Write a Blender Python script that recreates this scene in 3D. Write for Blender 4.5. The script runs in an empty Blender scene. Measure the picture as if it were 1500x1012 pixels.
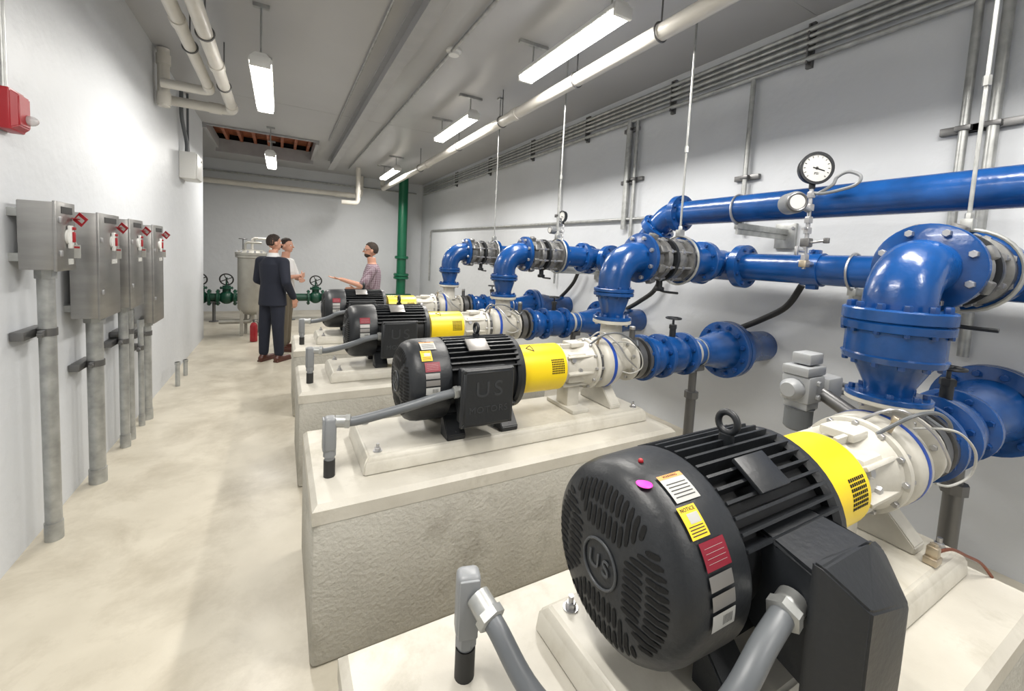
import bpy, bmesh, math, random
from mathutils import Vector, Matrix, Quaternion
random.seed(4)
S=bpy.context.scene
COL=S.collection
H0=1.65
try:
    S.view_settings.view_transform='Standard'; S.view_settings.look='None'
except Exception: pass
# ---------------------------------------------------------------- materials
def mat(name,col,rough=.5,metal=0,var=0,vscale=6,bump=0,bscale=40,col2=None,emit=None,estr=0,coat=0,alpha=None,trans=0,detail=6,stain=None,sscale=1.2,rvar=0,slo=.5,stretch=None):
    m=bpy.data.materials.new(name); m.use_nodes=True
    nt=m.node_tree; b=nt.nodes['Principled BSDF']
    b.inputs['Base Color'].default_value=(*col,1)
    b.inputs['Roughness'].default_value=rough; b.inputs['Metallic'].default_value=metal
    if coat: b.inputs['Coat Weight'].default_value=coat
    if trans: b.inputs['Transmission Weight'].default_value=trans
    if emit: b.inputs['Emission Color'].default_value=(*emit,1); b.inputs['Emission Strength'].default_value=estr
    tc=nt.nodes.new('ShaderNodeTexCoord'); src=tc.outputs['Object']
    if stretch:
        mp=nt.nodes.new('ShaderNodeMapping'); mp.inputs['Scale'].default_value=stretch; nt.links.new(src,mp.inputs['Vector']); src=mp.outputs['Vector']
    if var or col2:
        n=nt.nodes.new('ShaderNodeTexNoise'); n.inputs['Scale'].default_value=vscale; n.inputs['Detail'].default_value=detail
        nt.links.new(src,n.inputs['Vector'])
        r=nt.nodes.new('ShaderNodeValToRGB'); r.color_ramp.elements[0].position=.35; r.color_ramp.elements[1].position=.65
        c2=col2 if col2 else tuple(c*(1-var) for c in col)
        r.color_ramp.elements[0].color=(*c2,1); r.color_ramp.elements[1].color=(*col,1)
        nt.links.new(n.outputs['Fac'],r.inputs['Fac']); out=r.outputs['Color']
        if stain:
            n2=nt.nodes.new('ShaderNodeTexNoise'); n2.inputs['Scale'].default_value=sscale; n2.inputs['Detail'].default_value=12; n2.inputs['Roughness'].default_value=.68; n2.inputs['Distortion'].default_value=.3
            nt.links.new(src,n2.inputs['Vector'])
            r2=nt.nodes.new('ShaderNodeValToRGB'); r2.color_ramp.elements[0].position=slo; r2.color_ramp.elements[1].position=slo+.2
            r2.color_ramp.elements[0].color=(0,0,0,1); r2.color_ramp.elements[1].color=(.85,.85,.85,1)
            nt.links.new(n2.outputs['Fac'],r2.inputs['Fac'])
            mx=nt.nodes.new('ShaderNodeMixRGB'); mx.inputs[2].default_value=(*stain,1)
            nt.links.new(r2.outputs['Color'],mx.inputs[0]); nt.links.new(out,mx.inputs[1]); out=mx.outputs[0]
        nt.links.new(out,b.inputs['Base Color'])
    if rvar:
        n=nt.nodes.new('ShaderNodeTexNoise'); n.inputs['Scale'].default_value=2.5; n.inputs['Detail'].default_value=6
        nt.links.new(tc.outputs['Object'],n.inputs['Vector'])
        mr=nt.nodes.new('ShaderNodeMapRange'); mr.inputs['To Min'].default_value=rough-rvar; mr.inputs['To Max'].default_value=rough+rvar
        nt.links.new(n.outputs['Fac'],mr.inputs['Value']); nt.links.new(mr.outputs['Result'],b.inputs['Roughness'])
    if bump:
        n=nt.nodes.new('ShaderNodeTexNoise'); n.inputs['Scale'].default_value=bscale; n.inputs['Detail'].default_value=4
        nt.links.new(src,n.inputs['Vector'])
        bp=nt.nodes.new('ShaderNodeBump'); bp.inputs['Strength'].default_value=bump; bp.inputs['Distance'].default_value=.01
        nt.links.new(n.outputs['Fac'],bp.inputs['Height']); nt.links.new(bp.outputs['Normal'],b.inputs['Normal'])
    return m
M={}
M['wall']=mat('wall_paint',(.60,.62,.645),.48,var=.05,vscale=1.2,bump=.5,bscale=9)
M['ceil']=mat('ceiling_paint',(.43,.43,.435),.34,var=.08,vscale=.8,bump=.12,bscale=5)
M['floor']=mat('floor_concrete',(.55,.51,.42),.34,col2=(.49,.452,.368),vscale=4,bump=.06,bscale=30,detail=12,stain=(.38,.34,.265),sscale=2.2,rvar=.12,slo=.46)
M['conc']=mat('pedestal_concrete',(.47,.455,.405),.75,col2=(.40,.385,.34),vscale=2.2,bump=.6,bscale=55,detail=12,stain=(.27,.255,.215),sscale=4,slo=.52)
M['conctop']=mat('painted_concrete',(.56,.535,.47),.5,col2=(.49,.465,.405),vscale=5,bump=.12,bscale=40,detail=9,stain=(.36,.335,.275),sscale=4,slo=.52)
M['grout']=mat('grout_cream',(.60,.575,.505),.4,var=.12,vscale=7,bump=.08,bscale=30,stain=(.44,.41,.34),sscale=5,slo=.52)
M['blue']=mat('blue_enamel',(.006,.07,.265),.25,var=.35,vscale=5,bump=.22,bscale=22,coat=.12)
M['bolt']=mat('zinc_bolt',(.50,.50,.51),.35,.9)
M['bluebolt']=mat('blue_bolt',(.004,.045,.18),.3)
M['black']=mat('black_enamel',(.013,.015,.018),.42,bump=.1,bscale=60)
M['blackfin']=mat('black_casting',(.008,.009,.011),.5)
M['rletter']=mat('raised_black_letter',(.030,.033,.038),.4)
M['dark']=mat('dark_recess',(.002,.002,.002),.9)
M['yellow']=mat('yellow_guard',(.85,.62,.01),.36)
M['pump']=mat('offwhite_enamel',(.58,.56,.50),.36,var=.18,vscale=9,bump=.12,bscale=40)
M['white']=mat('white_paint',(.70,.70,.68),.4)
M['pvc']=mat('cream_pvc',(.66,.635,.58),.36,var=.08)
M['bstripe']=mat('blue_stripe',(.01,.06,.35),.4)
M['steel']=mat('brushed_steel',(.37,.365,.355),.34,.9,var=.12,vscale=4,stretch=(1,1,6),bump=.03,bscale=40)
M['tank']=mat('satin_steel',(.40,.39,.35),.42,.4,var=.15,vscale=6)
M['steeld']=mat('dark_steel',(.17,.17,.17),.4,.8)
M['valve']=mat('cast_valve_metal',(.27,.27,.265),.42,.6,var=.4,vscale=18)
M['galv']=mat('galvanized',(.46,.47,.46),.38,.6,var=.3,vscale=14)
M['act']=mat('actuator_grey',(.34,.35,.36),.38)
M['cgrey']=mat('conduit_grey',(.12,.13,.14),.4)
M['lb']=mat('grey_conduit_body',(.22,.23,.24),.38)
M['bm']=mat('beam_paint',(.36,.36,.365),.4,var=.1)
M['rubber']=mat('black_rubber',(.02,.02,.02),.6)
M['red']=mat('red_plastic',(.34,.010,.018),.35)
M['redp']=mat('red_plate',(.20,.008,.022),.4)
M['pink']=mat('pink_sticker',(.9,.04,.45),.5)
M['orange']=mat('orange_label',(.70,.30,.08),.5)
M['label']=mat('paper_label',(.42,.42,.40),.5)
M['ylabel']=mat('yellow_label',(.85,.55,.02),.5)
M['plate']=mat('nameplate_metal',(.28,.27,.26),.35,.6)
M['print']=mat('print_black',(.02,.02,.02),.6)
M['embl']=mat('emblem_grey',(.055,.06,.066),.4)
M['green']=mat('green_enamel',(.004,.12,.055),.35,var=.1)
M['greend']=mat('dark_green_enamel',(.004,.05,.028),.4)
M['brown']=mat('red_brown_joist',(.40,.13,.06),.6,var=.5,vscale=10)
M['lens']=mat('lamp_lens',(1,1,1),.4,emit=(1,.96,.9),estr=12)
M['glass']=mat('clear_plastic',(.8,.8,.8),.1,trans=.6)
M['face']=mat('gauge_face',(.55,.55,.53),.4)
M['copper']=mat('copper_wire',(.22,.08,.05),.4,.6)
M['brass']=mat('brass',(.5,.43,.33),.35,.8)
M['skin']=mat('skin',(.46,.24,.165),.5)
M['suit']=mat('navy_wool',(.007,.010,.022),.8,bump=.1,bscale=200)
M['khaki']=mat('olive_cloth',(.12,.10,.07),.85)
M['shirt']=mat('white_shirt',(.62,.62,.62),.8)
M['jean']=mat('dark_denim',(.03,.04,.07),.8)
M['hairb']=mat('brown_hair',(.022,.013,.009),.8,bump=.6,bscale=150)
M['hairg']=mat('dark_brown_hair',(.030,.020,.014),.8,bump=.6,bscale=150)
M['shoe']=mat('brown_leather',(.07,.02,.012),.35)
M['lip']=mat('lip',(.35,.12,.10),.5)
M['eyew']=mat('eye_white',(.8,.8,.8),.2)
def plaid():
    m=mat('plaid_cloth',(.4,.3,.32),.85); nt=m.node_tree; b=nt.nodes['Principled BSDF']
    tc=nt.nodes.new('ShaderNodeTexCoord'); prev=None
    for ax in 'XYZ':
        w=nt.nodes.new('ShaderNodeTexWave'); w.wave_type='BANDS'; w.bands_direction=ax; w.inputs['Scale'].default_value=12
        nt.links.new(tc.outputs['Object'],w.inputs['Vector'])
        r=nt.nodes.new('ShaderNodeValToRGB'); r.color_ramp.interpolation='CONSTANT'
        r.color_ramp.elements[0].color=(.09,.035,.055,1); r.color_ramp.elements[1].position=.4; r.color_ramp.elements[1].color=(.34,.28,.32,1)
        nt.links.new(w.outputs['Fac'],r.inputs['Fac'])
        if prev is None: prev=r.outputs[0]
        else:
            mx=nt.nodes.new('ShaderNodeMixRGB'); mx.blend_type='MIX'; mx.inputs[0].default_value=.4
            nt.links.new(prev,mx.inputs[1]); nt.links.new(r.outputs[0],mx.inputs[2]); prev=mx.outputs[0]
    nt.links.new(prev,b.inputs['Base Color'])
    return m
M['plaid']=plaid()
# ---------------------------------------------------------------- part builder
def V(*a): return Vector(a)
def frame(ax):
    ax=Vector(ax).normalized()
    u=Vector((0,0,1)) if abs(ax.z)<.9 else Vector((0,1,0))
    u=(u-ax*u.dot(ax)).normalized(); w=ax.cross(u)
    return ax,u,w
class P:
    def __init__(s,name,mats,parent=None,label=None):
        s.name=name; s.mats=mats if isinstance(mats,(list,tuple)) else [mats]; s.parent=parent; s.label=label; s.bm=bmesh.new()
    def _face(s,vs,mi):
        try:
            f=s.bm.faces.new(vs); f.material_index=mi; return f
        except ValueError: return None
    def merge(s,t,mi):
        for f in t.faces: f.material_index=mi
        me=bpy.data.meshes.new('tmp'); t.to_mesh(me); t.free(); s.bm.from_mesh(me); bpy.data.meshes.remove(me); return s
    def box(s,c,size,bev=0,mi=0,rot=None,seg=2):
        t=bmesh.new(); bmesh.ops.create_cube(t,size=1)
        for v in t.verts: v.co=Vector((v.co.x*size[0],v.co.y*size[1],v.co.z*size[2]))
        if bev: bmesh.ops.bevel(t,geom=list(t.edges),offset=bev,segments=seg,affect='EDGES',profile=.5)
        m=Matrix.Translation(Vector(c))
        if rot is not None: m=m@(rot if isinstance(rot,Matrix) else Matrix.Rotation(rot[0],4,rot[1]))
        bmesh.ops.transform(t,matrix=m,verts=t.verts); return s.merge(t,mi)
    def hull(s,pts,bev=0,mi=0):
        t=bmesh.new()
        for p in pts: t.verts.new(p)
        r=bmesh.ops.convex_hull(t,input=t.verts)
        bmesh.ops.dissolve_limit(t,angle_limit=.02,verts=t.verts,edges=t.edges)
        if bev: bmesh.ops.bevel(t,geom=list(t.edges),offset=bev,segments=2,affect='EDGES')
        return s.merge(t,mi)
    def lathe(s,prof,o=(0,0,0),ax=(1,0,0),mi=0,seg=32,caps=True,ang=None):
        a,u,w=frame(ax); o=Vector(o); rings=[]
        for t,r in prof:
            if r<1e-6: rings.append([s.bm.verts.new(o+a*t)])
            else: rings.append([s.bm.verts.new(o+a*t+(u*math.cos(2*math.pi*i/seg)+w*math.sin(2*math.pi*i/seg))*r) for i in range(seg)])
        for A,B in zip(rings,rings[1:]):
            if len(A)==1 and len(B)==1: continue
            for i in range(seg):
                j=(i+1)%seg
                if len(A)==1: s._face([A[0],B[j],B[i]],mi)
                elif len(B)==1: s._face([A[i],A[j],B[0]],mi)
                else: s._face([A[i],A[j],B[j],B[i]],mi)
        if caps:
            if len(rings[0])>1: s._face(rings[0][::-1],mi)
            if len(rings[-1])>1: s._face(rings[-1],mi)
        return s
    def cyl(s,p0,p1,r,r1=None,mi=0,seg=20):
        p0=Vector(p0);p1=Vector(p1); return s.lathe([(0,r),((p1-p0).length,r if r1 is None else r1)],p0,p1-p0,mi,seg)
    def sph(s,c,r,mi=0,n=12,sc=(1,1,1)):
        t=bmesh.new(); bmesh.ops.create_uvsphere(t,u_segments=n*2,v_segments=n,radius=r)
        bmesh.ops.transform(t,matrix=Matrix.Translation(Vector(c))@Matrix.Diagonal((*sc,1)),verts=t.verts); return s.merge(t,mi)
    def tube(s,pts,r,mi=0,seg=14,smooth=0,caps=True):
        pts=[Vector(p) for p in pts]
        if smooth: 
            q=[]
            for i in range(len(pts)-1):
                p0=pts[max(i-1,0)];p1=pts[i];p2=pts[i+1];p3=pts[min(i+2,len(pts)-1)]
                for k in range(smooth):
                    t=k/smooth
                    q.append(.5*((2*p1)+(p2-p0)*t+(2*p0-5*p1+4*p2-p3)*t*t+(3*p1-p0-3*p2+p3)*t**3))
            q.append(pts[-1]); pts=q
        n=len(pts); rs=r if isinstance(r,(list,tuple)) else [r]*n
        tg=[(pts[min(i+1,n-1)]-pts[max(i-1,0)]).normalized() for i in range(n)]
        _,u,_=frame(tg[0]); rings=[]
        for i in range(n):
            u=(u-tg[i]*u.dot(tg[i])).normalized(); w=tg[i].cross(u)
            rings.append([s.bm.verts.new(pts[i]+(u*math.cos(2*math.pi*k/seg)+w*math.sin(2*math.pi*k/seg))*rs[i]) for k in range(seg)])
        for A,B in zip(rings,rings[1:]):
            for i in range(seg):
                j=(i+1)%seg; s._face([A[i],A[j],B[j],B[i]],mi)
        if caps: s._face(rings[0][::-1],mi); s._face(rings[-1],mi)
        return s
    def torus(s,c,ax,R,r,mi=0,seg=32,ms=10):
        a,u,w=frame(ax); c=Vector(c); rings=[]
        for i in range(seg):
            t=2*math.pi*i/seg; d=u*math.cos(t)+w*math.sin(t)
            rings.append([s.bm.verts.new(c+d*(R+r*math.cos(2*math.pi*k/ms))+a*r*math.sin(2*math.pi*k/ms)) for k in range(ms)])
        for i in range(seg):
            A=rings[i];B=rings[(i+1)%seg]
            for k in range(ms):
                j=(k+1)%ms; s._face([A[k],A[j],B[j],B[k]],mi)
        return s
    def hexb(s,c,ax,r,h,mi=0):
        a=Vector(ax).normalized(); return s.lathe([(0,r),(h*.85,r),(h,r*.85)],c,a,mi,6)
    def flange(s,c,ax,r,th,nb=8,mi=0,bmi=0,br=.012,bh=.014,bore=0):
        a,u,w=frame(ax); c=Vector(c)
        s.lathe([(-th/2,r*.97),(-th/2+.003,r),(th/2-.003,r),(th/2,r*.97)],c,a,mi,40)
        for i in range(nb):
            t=2*math.pi*(i+.5)/nb; d=(u*math.cos(t)+w*math.sin(t))*r*.83
            s.hexb(c+d+a*th/2,a,br,bh,bmi); s.hexb(c+d-a*th/2,-a,br,bh,bmi)
        return s
    def patch(s,x0,x1,a0,a1,r,A,mi=0,n=8):
        P0=[];P1=[]
        for i in range(n+1):
            t=math.radians(a0+(a1-a0)*i/n)
            P0.append(s.bm.verts.new((x0,-r*math.sin(t),A+r*math.cos(t)))); P1.append(s.bm.verts.new((x1,-r*math.sin(t),A+r*math.cos(t))))
        for i in range(n): s._face([P0[i],P0[i+1],P1[i+1],P1[i]],mi)
        return s
    def done(s,smooth=True,ang=38,loc=None):
        bm=s.bm
        if smooth:
            bmesh.ops.recalc_face_normals(bm,faces=bm.faces)
            lim=math.radians(ang)
            for f in bm.faces: f.smooth=True
            for e in bm.edges:
                if len(e.link_faces)==2 and e.calc_face_angle(0)>lim: e.smooth=False
        me=bpy.data.meshes.new(s.name); bm.to_mesh(me); bm.free()
        for m in s.mats: me.materials.append(M[m])
        o=bpy.data.objects.new(s.name,me); COL.objects.link(o)
        if s.parent is not None: o.parent=s.parent
        if s.label: o['label']=s.label
        if loc: o.location=loc
        return o
def thing(name,label,cat,loc=(0,0,0),rot=0,group=None):
    e=bpy.data.objects.new(name,None); e.empty_display_size=.1; e.location=loc; e.rotation_euler=(0,0,rot); COL.objects.link(e)
    e['label']=label; e['category']=cat
    if group: e['group']=group
    return e
def tag(o,label,cat,group=None):
    o['label']=label; o['category']=cat
    if group: o['group']=group
    return o
def struct(o): o['kind']='structure'; return o
def clone(o,loc,label=None,parent=None,skip=()):
    n=o.copy(); COL.objects.link(n)
    if parent is None:
        n.location=loc
        if label: n['label']=label
    else: n.parent=parent
    for c in list(o.children):
        if c.name.split('.')[0] not in skip: clone(c,None,None,n)
    return n
def text(name,s,size,o,u,v,ma,parent,ext=.001,wrap=None,spacing=1,gap=1.12):
    cu=bpy.data.curves.new('t','FONT'); cu.body=s; cu.size=size; cu.extrude=ext; cu.align_x='CENTER'; cu.align_y='CENTER'; cu.space_line=spacing; cu.space_character=gap
    ob=bpy.data.objects.new('t',cu); COL.objects.link(ob)
    dg=bpy.context.evaluated_depsgraph_get(); dg.update()
    me=bpy.data.meshes.new_from_object(ob.evaluated_get(dg)); bpy.data.objects.remove(ob); bpy.data.curves.remove(cu)
    o=Vector(o) if o is not None else None
    if wrap is None:
        u=Vector(u).normalized(); v=Vector(v).normalized(); n=u.cross(v)
        for w in me.vertices: w.co=o+u*w.co.x+v*w.co.y+n*w.co.z
    else:
        xc,ac,r,A=wrap
        for w in me.vertices:
            t=math.radians(ac)-w.co.y/r; rr=r+w.co.z
            w.co=Vector((xc+w.co.x,-rr*math.sin(t),A+rr*math.cos(t)))
    me.materials.clear(); me.materials.append(M[ma])
    ob=bpy.data.objects.new(name,me); COL.objects.link(ob); ob.parent=parent
    return ob
# ---------------------------------------------------------------- camera
cam=bpy.data.cameras.new('camera'); co=bpy.data.objects.new('camera',cam); COL.objects.link(co); S.camera=co
Y1=Vector((415-753,424-360,-615.5)).normalized(); X1=Vector((1119,-10,-615.5)); X1=(X1-Y1*X1.dot(Y1)).normalized(); Z1=X1.cross(Y1)
R=Matrix((X1,Y1,Z1)); co.matrix_world=Matrix.Translation((0,0,H0))@R.to_4x4()
cam.sensor_width=36; cam.lens=36*615.5/1500; cam.shift_y=-82/1500; cam.clip_start=.02
# ---------------------------------------------------------------- room
XL,XR,YB,YF,HC=-1.16,3.6,12.2,-3.0,3.62
def wall(name,c,size,m='wall'):
    return struct(P(name,m).box(c,size).done(False))
wall('floor',((-4+XR)/2,(YB+YF)/2,-.05),(XR+4+.4,YB-YF+.4,.1),'floor')
wall('wall_left',(XL-.1,(8.8+YF)/2,HC/2),(.2,8.8-YF,HC))
wall('wall_right',(XR+.1,(YB+YF)/2,HC/2),(.2,YB-YF+.4,HC))
wall('wall_back',((-4+XR)/2,YB+.1,HC/2),(XR+4,.2,HC))
wall('wall_front',((XL+XR)/2,YF-.1,HC/2),(XR-XL+.4,.2,HC))
wall('wall_alcove_side',(-4.1,10.5,HC/2),(.2,3.6,HC))
wall('wall_alcove_front',(-2.7,8.7,HC/2),(2.68,.2,HC))
hx0,hx1,hy0,hy1=-1.16,.6,8.75,10.45
c=P('ceiling','ceil')
def cb(x0,x1,y0,y1): c.box(((x0+x1)/2,(y0+y1)/2,HC+.06),(x1-x0,y1-y0,.12))
cb(-4.2,XR+.2,YF-.2,hy0); cb(-4.2,hx0,hy0,hy1); cb(hx1,XR+.2,hy0,hy1); cb(-4.2,XR+.2,hy1,YB+.2)
struct(c.done(False))
for i,y in enumerate((1.9,6.9)):
    o=P('trim_%d'%(i+2),'ceil').box(((XL+XR)/2,y,HC-.001),(XR-XL,.03,.002)).done(False); struct(o)
t=P('trim_1','bm')
t.box(((hx0+hx1)/2,hy0+.03,HC+.04),(hx1-hx0,.05,.14)).box(((hx0+hx1)/2,hy1-.03,HC-.02),(hx1-hx0,.05,.26)).box((hx1-.03,(hy0+hy1)/2,HC+.02),(.05,hy1-hy0,.2)).box((hx0+.03,(hy0+hy1)/2,HC+.02),(.05,hy1-hy0,.2))
struct(t.done(False))
o=P('ceiling_deck','brown')
o.box(((hx0+hx1)/2,(hy0+hy1)/2,HC+.24),(hx1-hx0+.1,hy1-hy0+.1,.04))
for i in range(7): o.box((hx0+.2+i*.24,(hy0+hy1)/2,HC+.16),(.05,hy1-hy0,.12))
o=o.done(False); struct(o)
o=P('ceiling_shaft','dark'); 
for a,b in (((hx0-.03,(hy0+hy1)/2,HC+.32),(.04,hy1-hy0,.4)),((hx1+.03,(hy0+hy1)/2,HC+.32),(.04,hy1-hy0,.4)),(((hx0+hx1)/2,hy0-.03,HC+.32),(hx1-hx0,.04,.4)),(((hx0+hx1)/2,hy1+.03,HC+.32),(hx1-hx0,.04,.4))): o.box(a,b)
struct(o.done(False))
o=P('hoist_beam','bm'); bx=.96
o.box((bx,4.2,HC-.205),(.12,12.6,.018)).box((bx,4.2,HC-.11),(.014,12.6,.2)).box((bx,4.2,HC-.008),(.12,12.6,.016))
o=tag(o.done(False),'grey painted steel I-beam fixed under the ceiling','steel beam')
# ---------------------------------------------------------------- pedestals
PY=[.64,2.06,3.48,4.85]   # pump axis Y
DXS=[0,-.03,-.09,-.12]
def pedestal(i,y):
    x0=.13 if i==0 else .11; x1=2.11; h=.666
    e=thing('concrete_pedestal','grey concrete pump pedestal with lighter painted top','pedestal',((x0+x1)/2,y,0),group='concrete pump pedestals')
    w=x1-x0; d=.77
    P('pedestal_block','conc',e).box((0,0,h/2-.03),(w,d,h-.06),.022).done()
    P('pedestal_top','conctop',e).hull([(sx*(w/2-k),sy*(d/2-k),z) for sx in(-1,1) for sy in(-1,1) for k,z in((0,h-.075),(0,h-.02),(.02,h))],0).done(False)
for i,y in enumerate(PY): pedestal(i,y)
def base(i,y):
    x0=.60 if i==0 else .32; x1=2.03
    e=thing('pump_baseplate','cream grouted pump baseplate with anchor bolts','baseplate',((x0+x1)/2,y,.666),group='pump baseplates')
    w=x1-x0; dd=.23
    P('grout_block','grout',e).hull([(sx*(w/2-k),sy*(dd-k),z) for sx in(-1,1) for sy in(-1,1) for k,z in((0,0.0),(0.005,.055),(.025,.079))],.006).done()
    for sx in(-1,1):
        for sy in(-1,1):
            b=P('anchor_bolt','bolt',e); p=V(sx*(w/2-.07),sy*(dd-.06),.079)
            b.lathe([(0,.02),(.004,.02)],p,(0,0,1),0,20).hexb(p+V(0,0,.004),(0,0,1),.014,.014).cyl(p+V(0,0,.01),p+V(0,0,.035),.007).done()
for i,y in enumerate(PY): base(i,y)
# ---------------------------------------------------------------- motor
A=.265
def fanx(r):
    if r<.15: return .012*(r/.15)**2
    return .012+.018*((r-.15)/.035)
def motor(loc,near):
    e=thing('electric_motor','black finned electric motor with round slotted fan cover','motor',loc,group='pump motors')
    P('fan_cover','black',e).lathe([(0,0.0)]+[(fanx(r),r) for r in(.03,.06,.09,.12,.15,.17)]+[(.035,.188),(.055,.199),(.08,.204),(.2,.207),(.21,.203),(.21,.16)],(0,0,A),(1,0,0),0,64).done(ang=30)
    g=P('vent_grille','dark',e)
    for q in range(4):
        ca,sa=math.cos(q*math.pi/2),math.sin(q*math.pi/2)
        for i in range(-6,7):
            s=i*.0160; t0=max(.066,abs(s)*1.0+.014); t1=math.sqrt(.168**2-s*s)
            if t1-t0<.02: continue
            for (ta,tb) in ([(t0,t1)] if t1-t0<.08 else [(t0,(t0+t1)/2-.004),((t0+t1)/2+.004,t1)]):
                rows=[]
                for k in range(7):
                    tt=ta+(tb-ta)*k/6; hw=.0052 if 0<k<6 else .0025
                    row=[]
                    for d in(-hw,hw):
                        yy,zz=(s+d)*ca-tt*sa,(s+d)*sa+tt*ca
                        row.append(g.bm.verts.new((fanx(math.hypot(yy,zz))-.0016,yy,A+zz)))
                    rows.append(row)
                for a_,b_ in zip(rows,rows[1:]): g._face([a_[0],a_[1],b_[1],b_[0]],0)
    g.done(False)
    P('emblem_ring','embl',e).torus((-.001,0,A),(1,0,0),.050,.003,0,40,8).done()
    text('emblem_text','US',.05,(-.003,0,A),(0,-1,0),(0,0,1),'embl',e,.0012,gap=1.25)
    P('motor_frame','blackfin',e).lathe([(.19,.172),(.58,.172)],(0,0,A),(1,0,0),0,48).done()
    f=P('cooling_fins','black',e)
    for k in range(44):
        t=2*math.pi*k/44
        dg=math.degrees(t)%360
        if 68<dg<128: continue
        hgt=.208
        if 150<dg<210: hgt=.195
        c_=V(.39,-math.sin(t)*(.16+hgt)/2,A+math.cos(t)*(.16+hgt)/2)
        f.box(c_,(.36,.0065,hgt-.16),0,rot=Matrix.Rotation(t,4,'X'))
    f.done(False)
    P('end_bracket','black',e).lathe([(.56,.19),(.575,.2),(.6,.198),(.615,.17),(.635,.13),(.66,.12),(.66,.0)],(0,0,A),(1,0,0),0,48).done()
    for xx in(.24,.52):
        for sy in(-1,1):
            P('motor_foot','black',e).hull([(xx+dx,sy*yy,z) for dx in(-.045,.045) for yy,z in((.2,0),(.2,.025),(.1,0),(.1,.13))],.004).hexb((xx,sy*.175,.025),(0,0,1),.014,.015).done()
    P('lifting_eye','black',e).cyl((.4,0,A+.16),(.4,0,A+.222),.018).torus((.4,0,A+.25),(1,0,0),.026,.0085,0,24,10).done()
    jx=.395 if near else .345
    if near:
        P('junction_box','black',e).hull([(jx+sx*w,y,z) for sx in(-1,1) for w,y,z in((.09,-.12,.16),(.09,-.12,.36),(.105,-.20,.12),(.105,-.20,.345),(.115,-.285,.105),(.115,-.285,.34))],.006).done()
        lid=P('junction_box_lid','black',e).hull([(jx-.128,-.272,.08),(jx-.128,-.272,.372),(jx+.128,-.272,.08),(jx+.128,-.272,.34),(jx-.128,-.29,.08),(jx-.128,-.29,.372),(jx+.05,-.29,.372),(jx+.128,-.29,.08),(jx+.128,-.29,.33),
            (jx-.09,-.355,.10),(jx-.09,-.355,.32),(jx+.05,-.36,.10),(jx+.05,-.36,.29),(jx+.11,-.345,.11),(jx+.11,-.345,.25)],.004)
        for sx in(-1,1): lid.hexb((jx+sx*.113,-.29,.092),(0,-1,0),.008,.008)
    else:
        P('junction_box','black',e).hull([(.25,-.12,.17),(.43,-.12,.17),(.25,-.12,.33),(.43,-.12,.33),(.235,-.22,.115),(.455,-.22,.115),(.235,-.22,.36),(.455,-.22,.36)],.006)\
          .box((.345,-.25,.2375),(.235,.07,.262),.008).done()
        lid=P('junction_box_lid','black',e).hull([(.345+sx*w,y,.2375+sz*h) for sx in(-1,1) for sz in(-1,1) for w,h,y in((.13,.142,-.285),(.13,.142,-.30),(.118,.128,-.312))],.006)
        for sx in(-1,1):
            for sz in(-1,1): lid.hexb((jx+sx*.116,-.3,.2375+sz*.128),(0,-1,0),.009,.01)
    lid.done()
    if not near:
        text('lid_lettering','US',.105,(.345,-.313,.275),(1,0,0),(0,0,1),'rletter',e,.0015,gap=1.3)
        text('lid_lettering','MOTORS',.044,(.345,-.313,.18),(1,0,0),(0,0,1),'rletter',e,.0015)
    r=.2085
    if near:
        P('pink_dot_sticker','pink',e).sph((.055,-.2*math.sin(math.radians(16)),A+.2*math.cos(math.radians(16))),.017,0,10,(1,1,.18)).done()
        P('status_lamp','red',e).sph((.10,-.0,A+.207),.006).done()
    w=P('warning_label',['label','orange','print'],e).patch(.085,.155,16,33,r,A,0).patch(.085,.155,16,18.8,r+.0004,A,1)
    for k in range(5): w.patch(.092,.148,22+k*2,22.6+k*2,r+.0004,A,2,2)
    w.done(False); text('warning_lettering','WARNING',.008,None,None,None,'print',e,.0003,(.12,17.4,r+.0006,A))
    n=P('notice_label',['ylabel','print','label'],e).patch(.075,.125,35,51,r,A,0).patch(.09,.12,39,44,r+.0004,A,2)
    for k in range(4): n.patch(.08,.12,45+k*1.4,45.5+k*1.4,r+.0004,A,1,2)
    n.done(False); text('notice_lettering','NOTICE',.010,None,None,None,'print',e,.0003,(.1,37,r+.0006,A))
    n=P('rating_plate',['redp','label'],e).patch(.085,.155,53,66,r,A,0)
    for k in range(4): n.patch(.094,.146,56+k*2.3,56.15+k*2.3,r+.0004,A,1,2)
    n.done(False)
    P('data_plate',['plate'],e).patch(.085,.15,68,75,r,A,0).done(False)
    P('data_plate',['plate'],e).patch(.085,.15,77,84,r,A,0).done(False)
    n=P('bar_code_label',['label','print'],e).patch(.085,.15,86,95,r,A,0)
    for k in range(7): n.patch(.115+k*.004,.1165+k*.004,88,93,r+.0004,A,1,2)
    n.done(False)
    a=math.radians(32)
    P('terminal_plate','black' if near else 'plate',e).box((.36,-.217*math.sin(a),A+.217*math.cos(a)),(.11,.085,.012),.003,rot=Matrix.Rotation(a,4,'X')).done()
    return e
m1=motor((.60,PY[0],.745),True)
m2=motor((.505,PY[1],.745),False); m2.scale=(1.06,1,1)
sk=('warning_label','notice_label','warning_lettering','notice_lettering')
clone(m2,(.435,PY[2],.745),skip=sk)
clone(m2,(.38,PY[3],.745),skip=sk)
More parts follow.
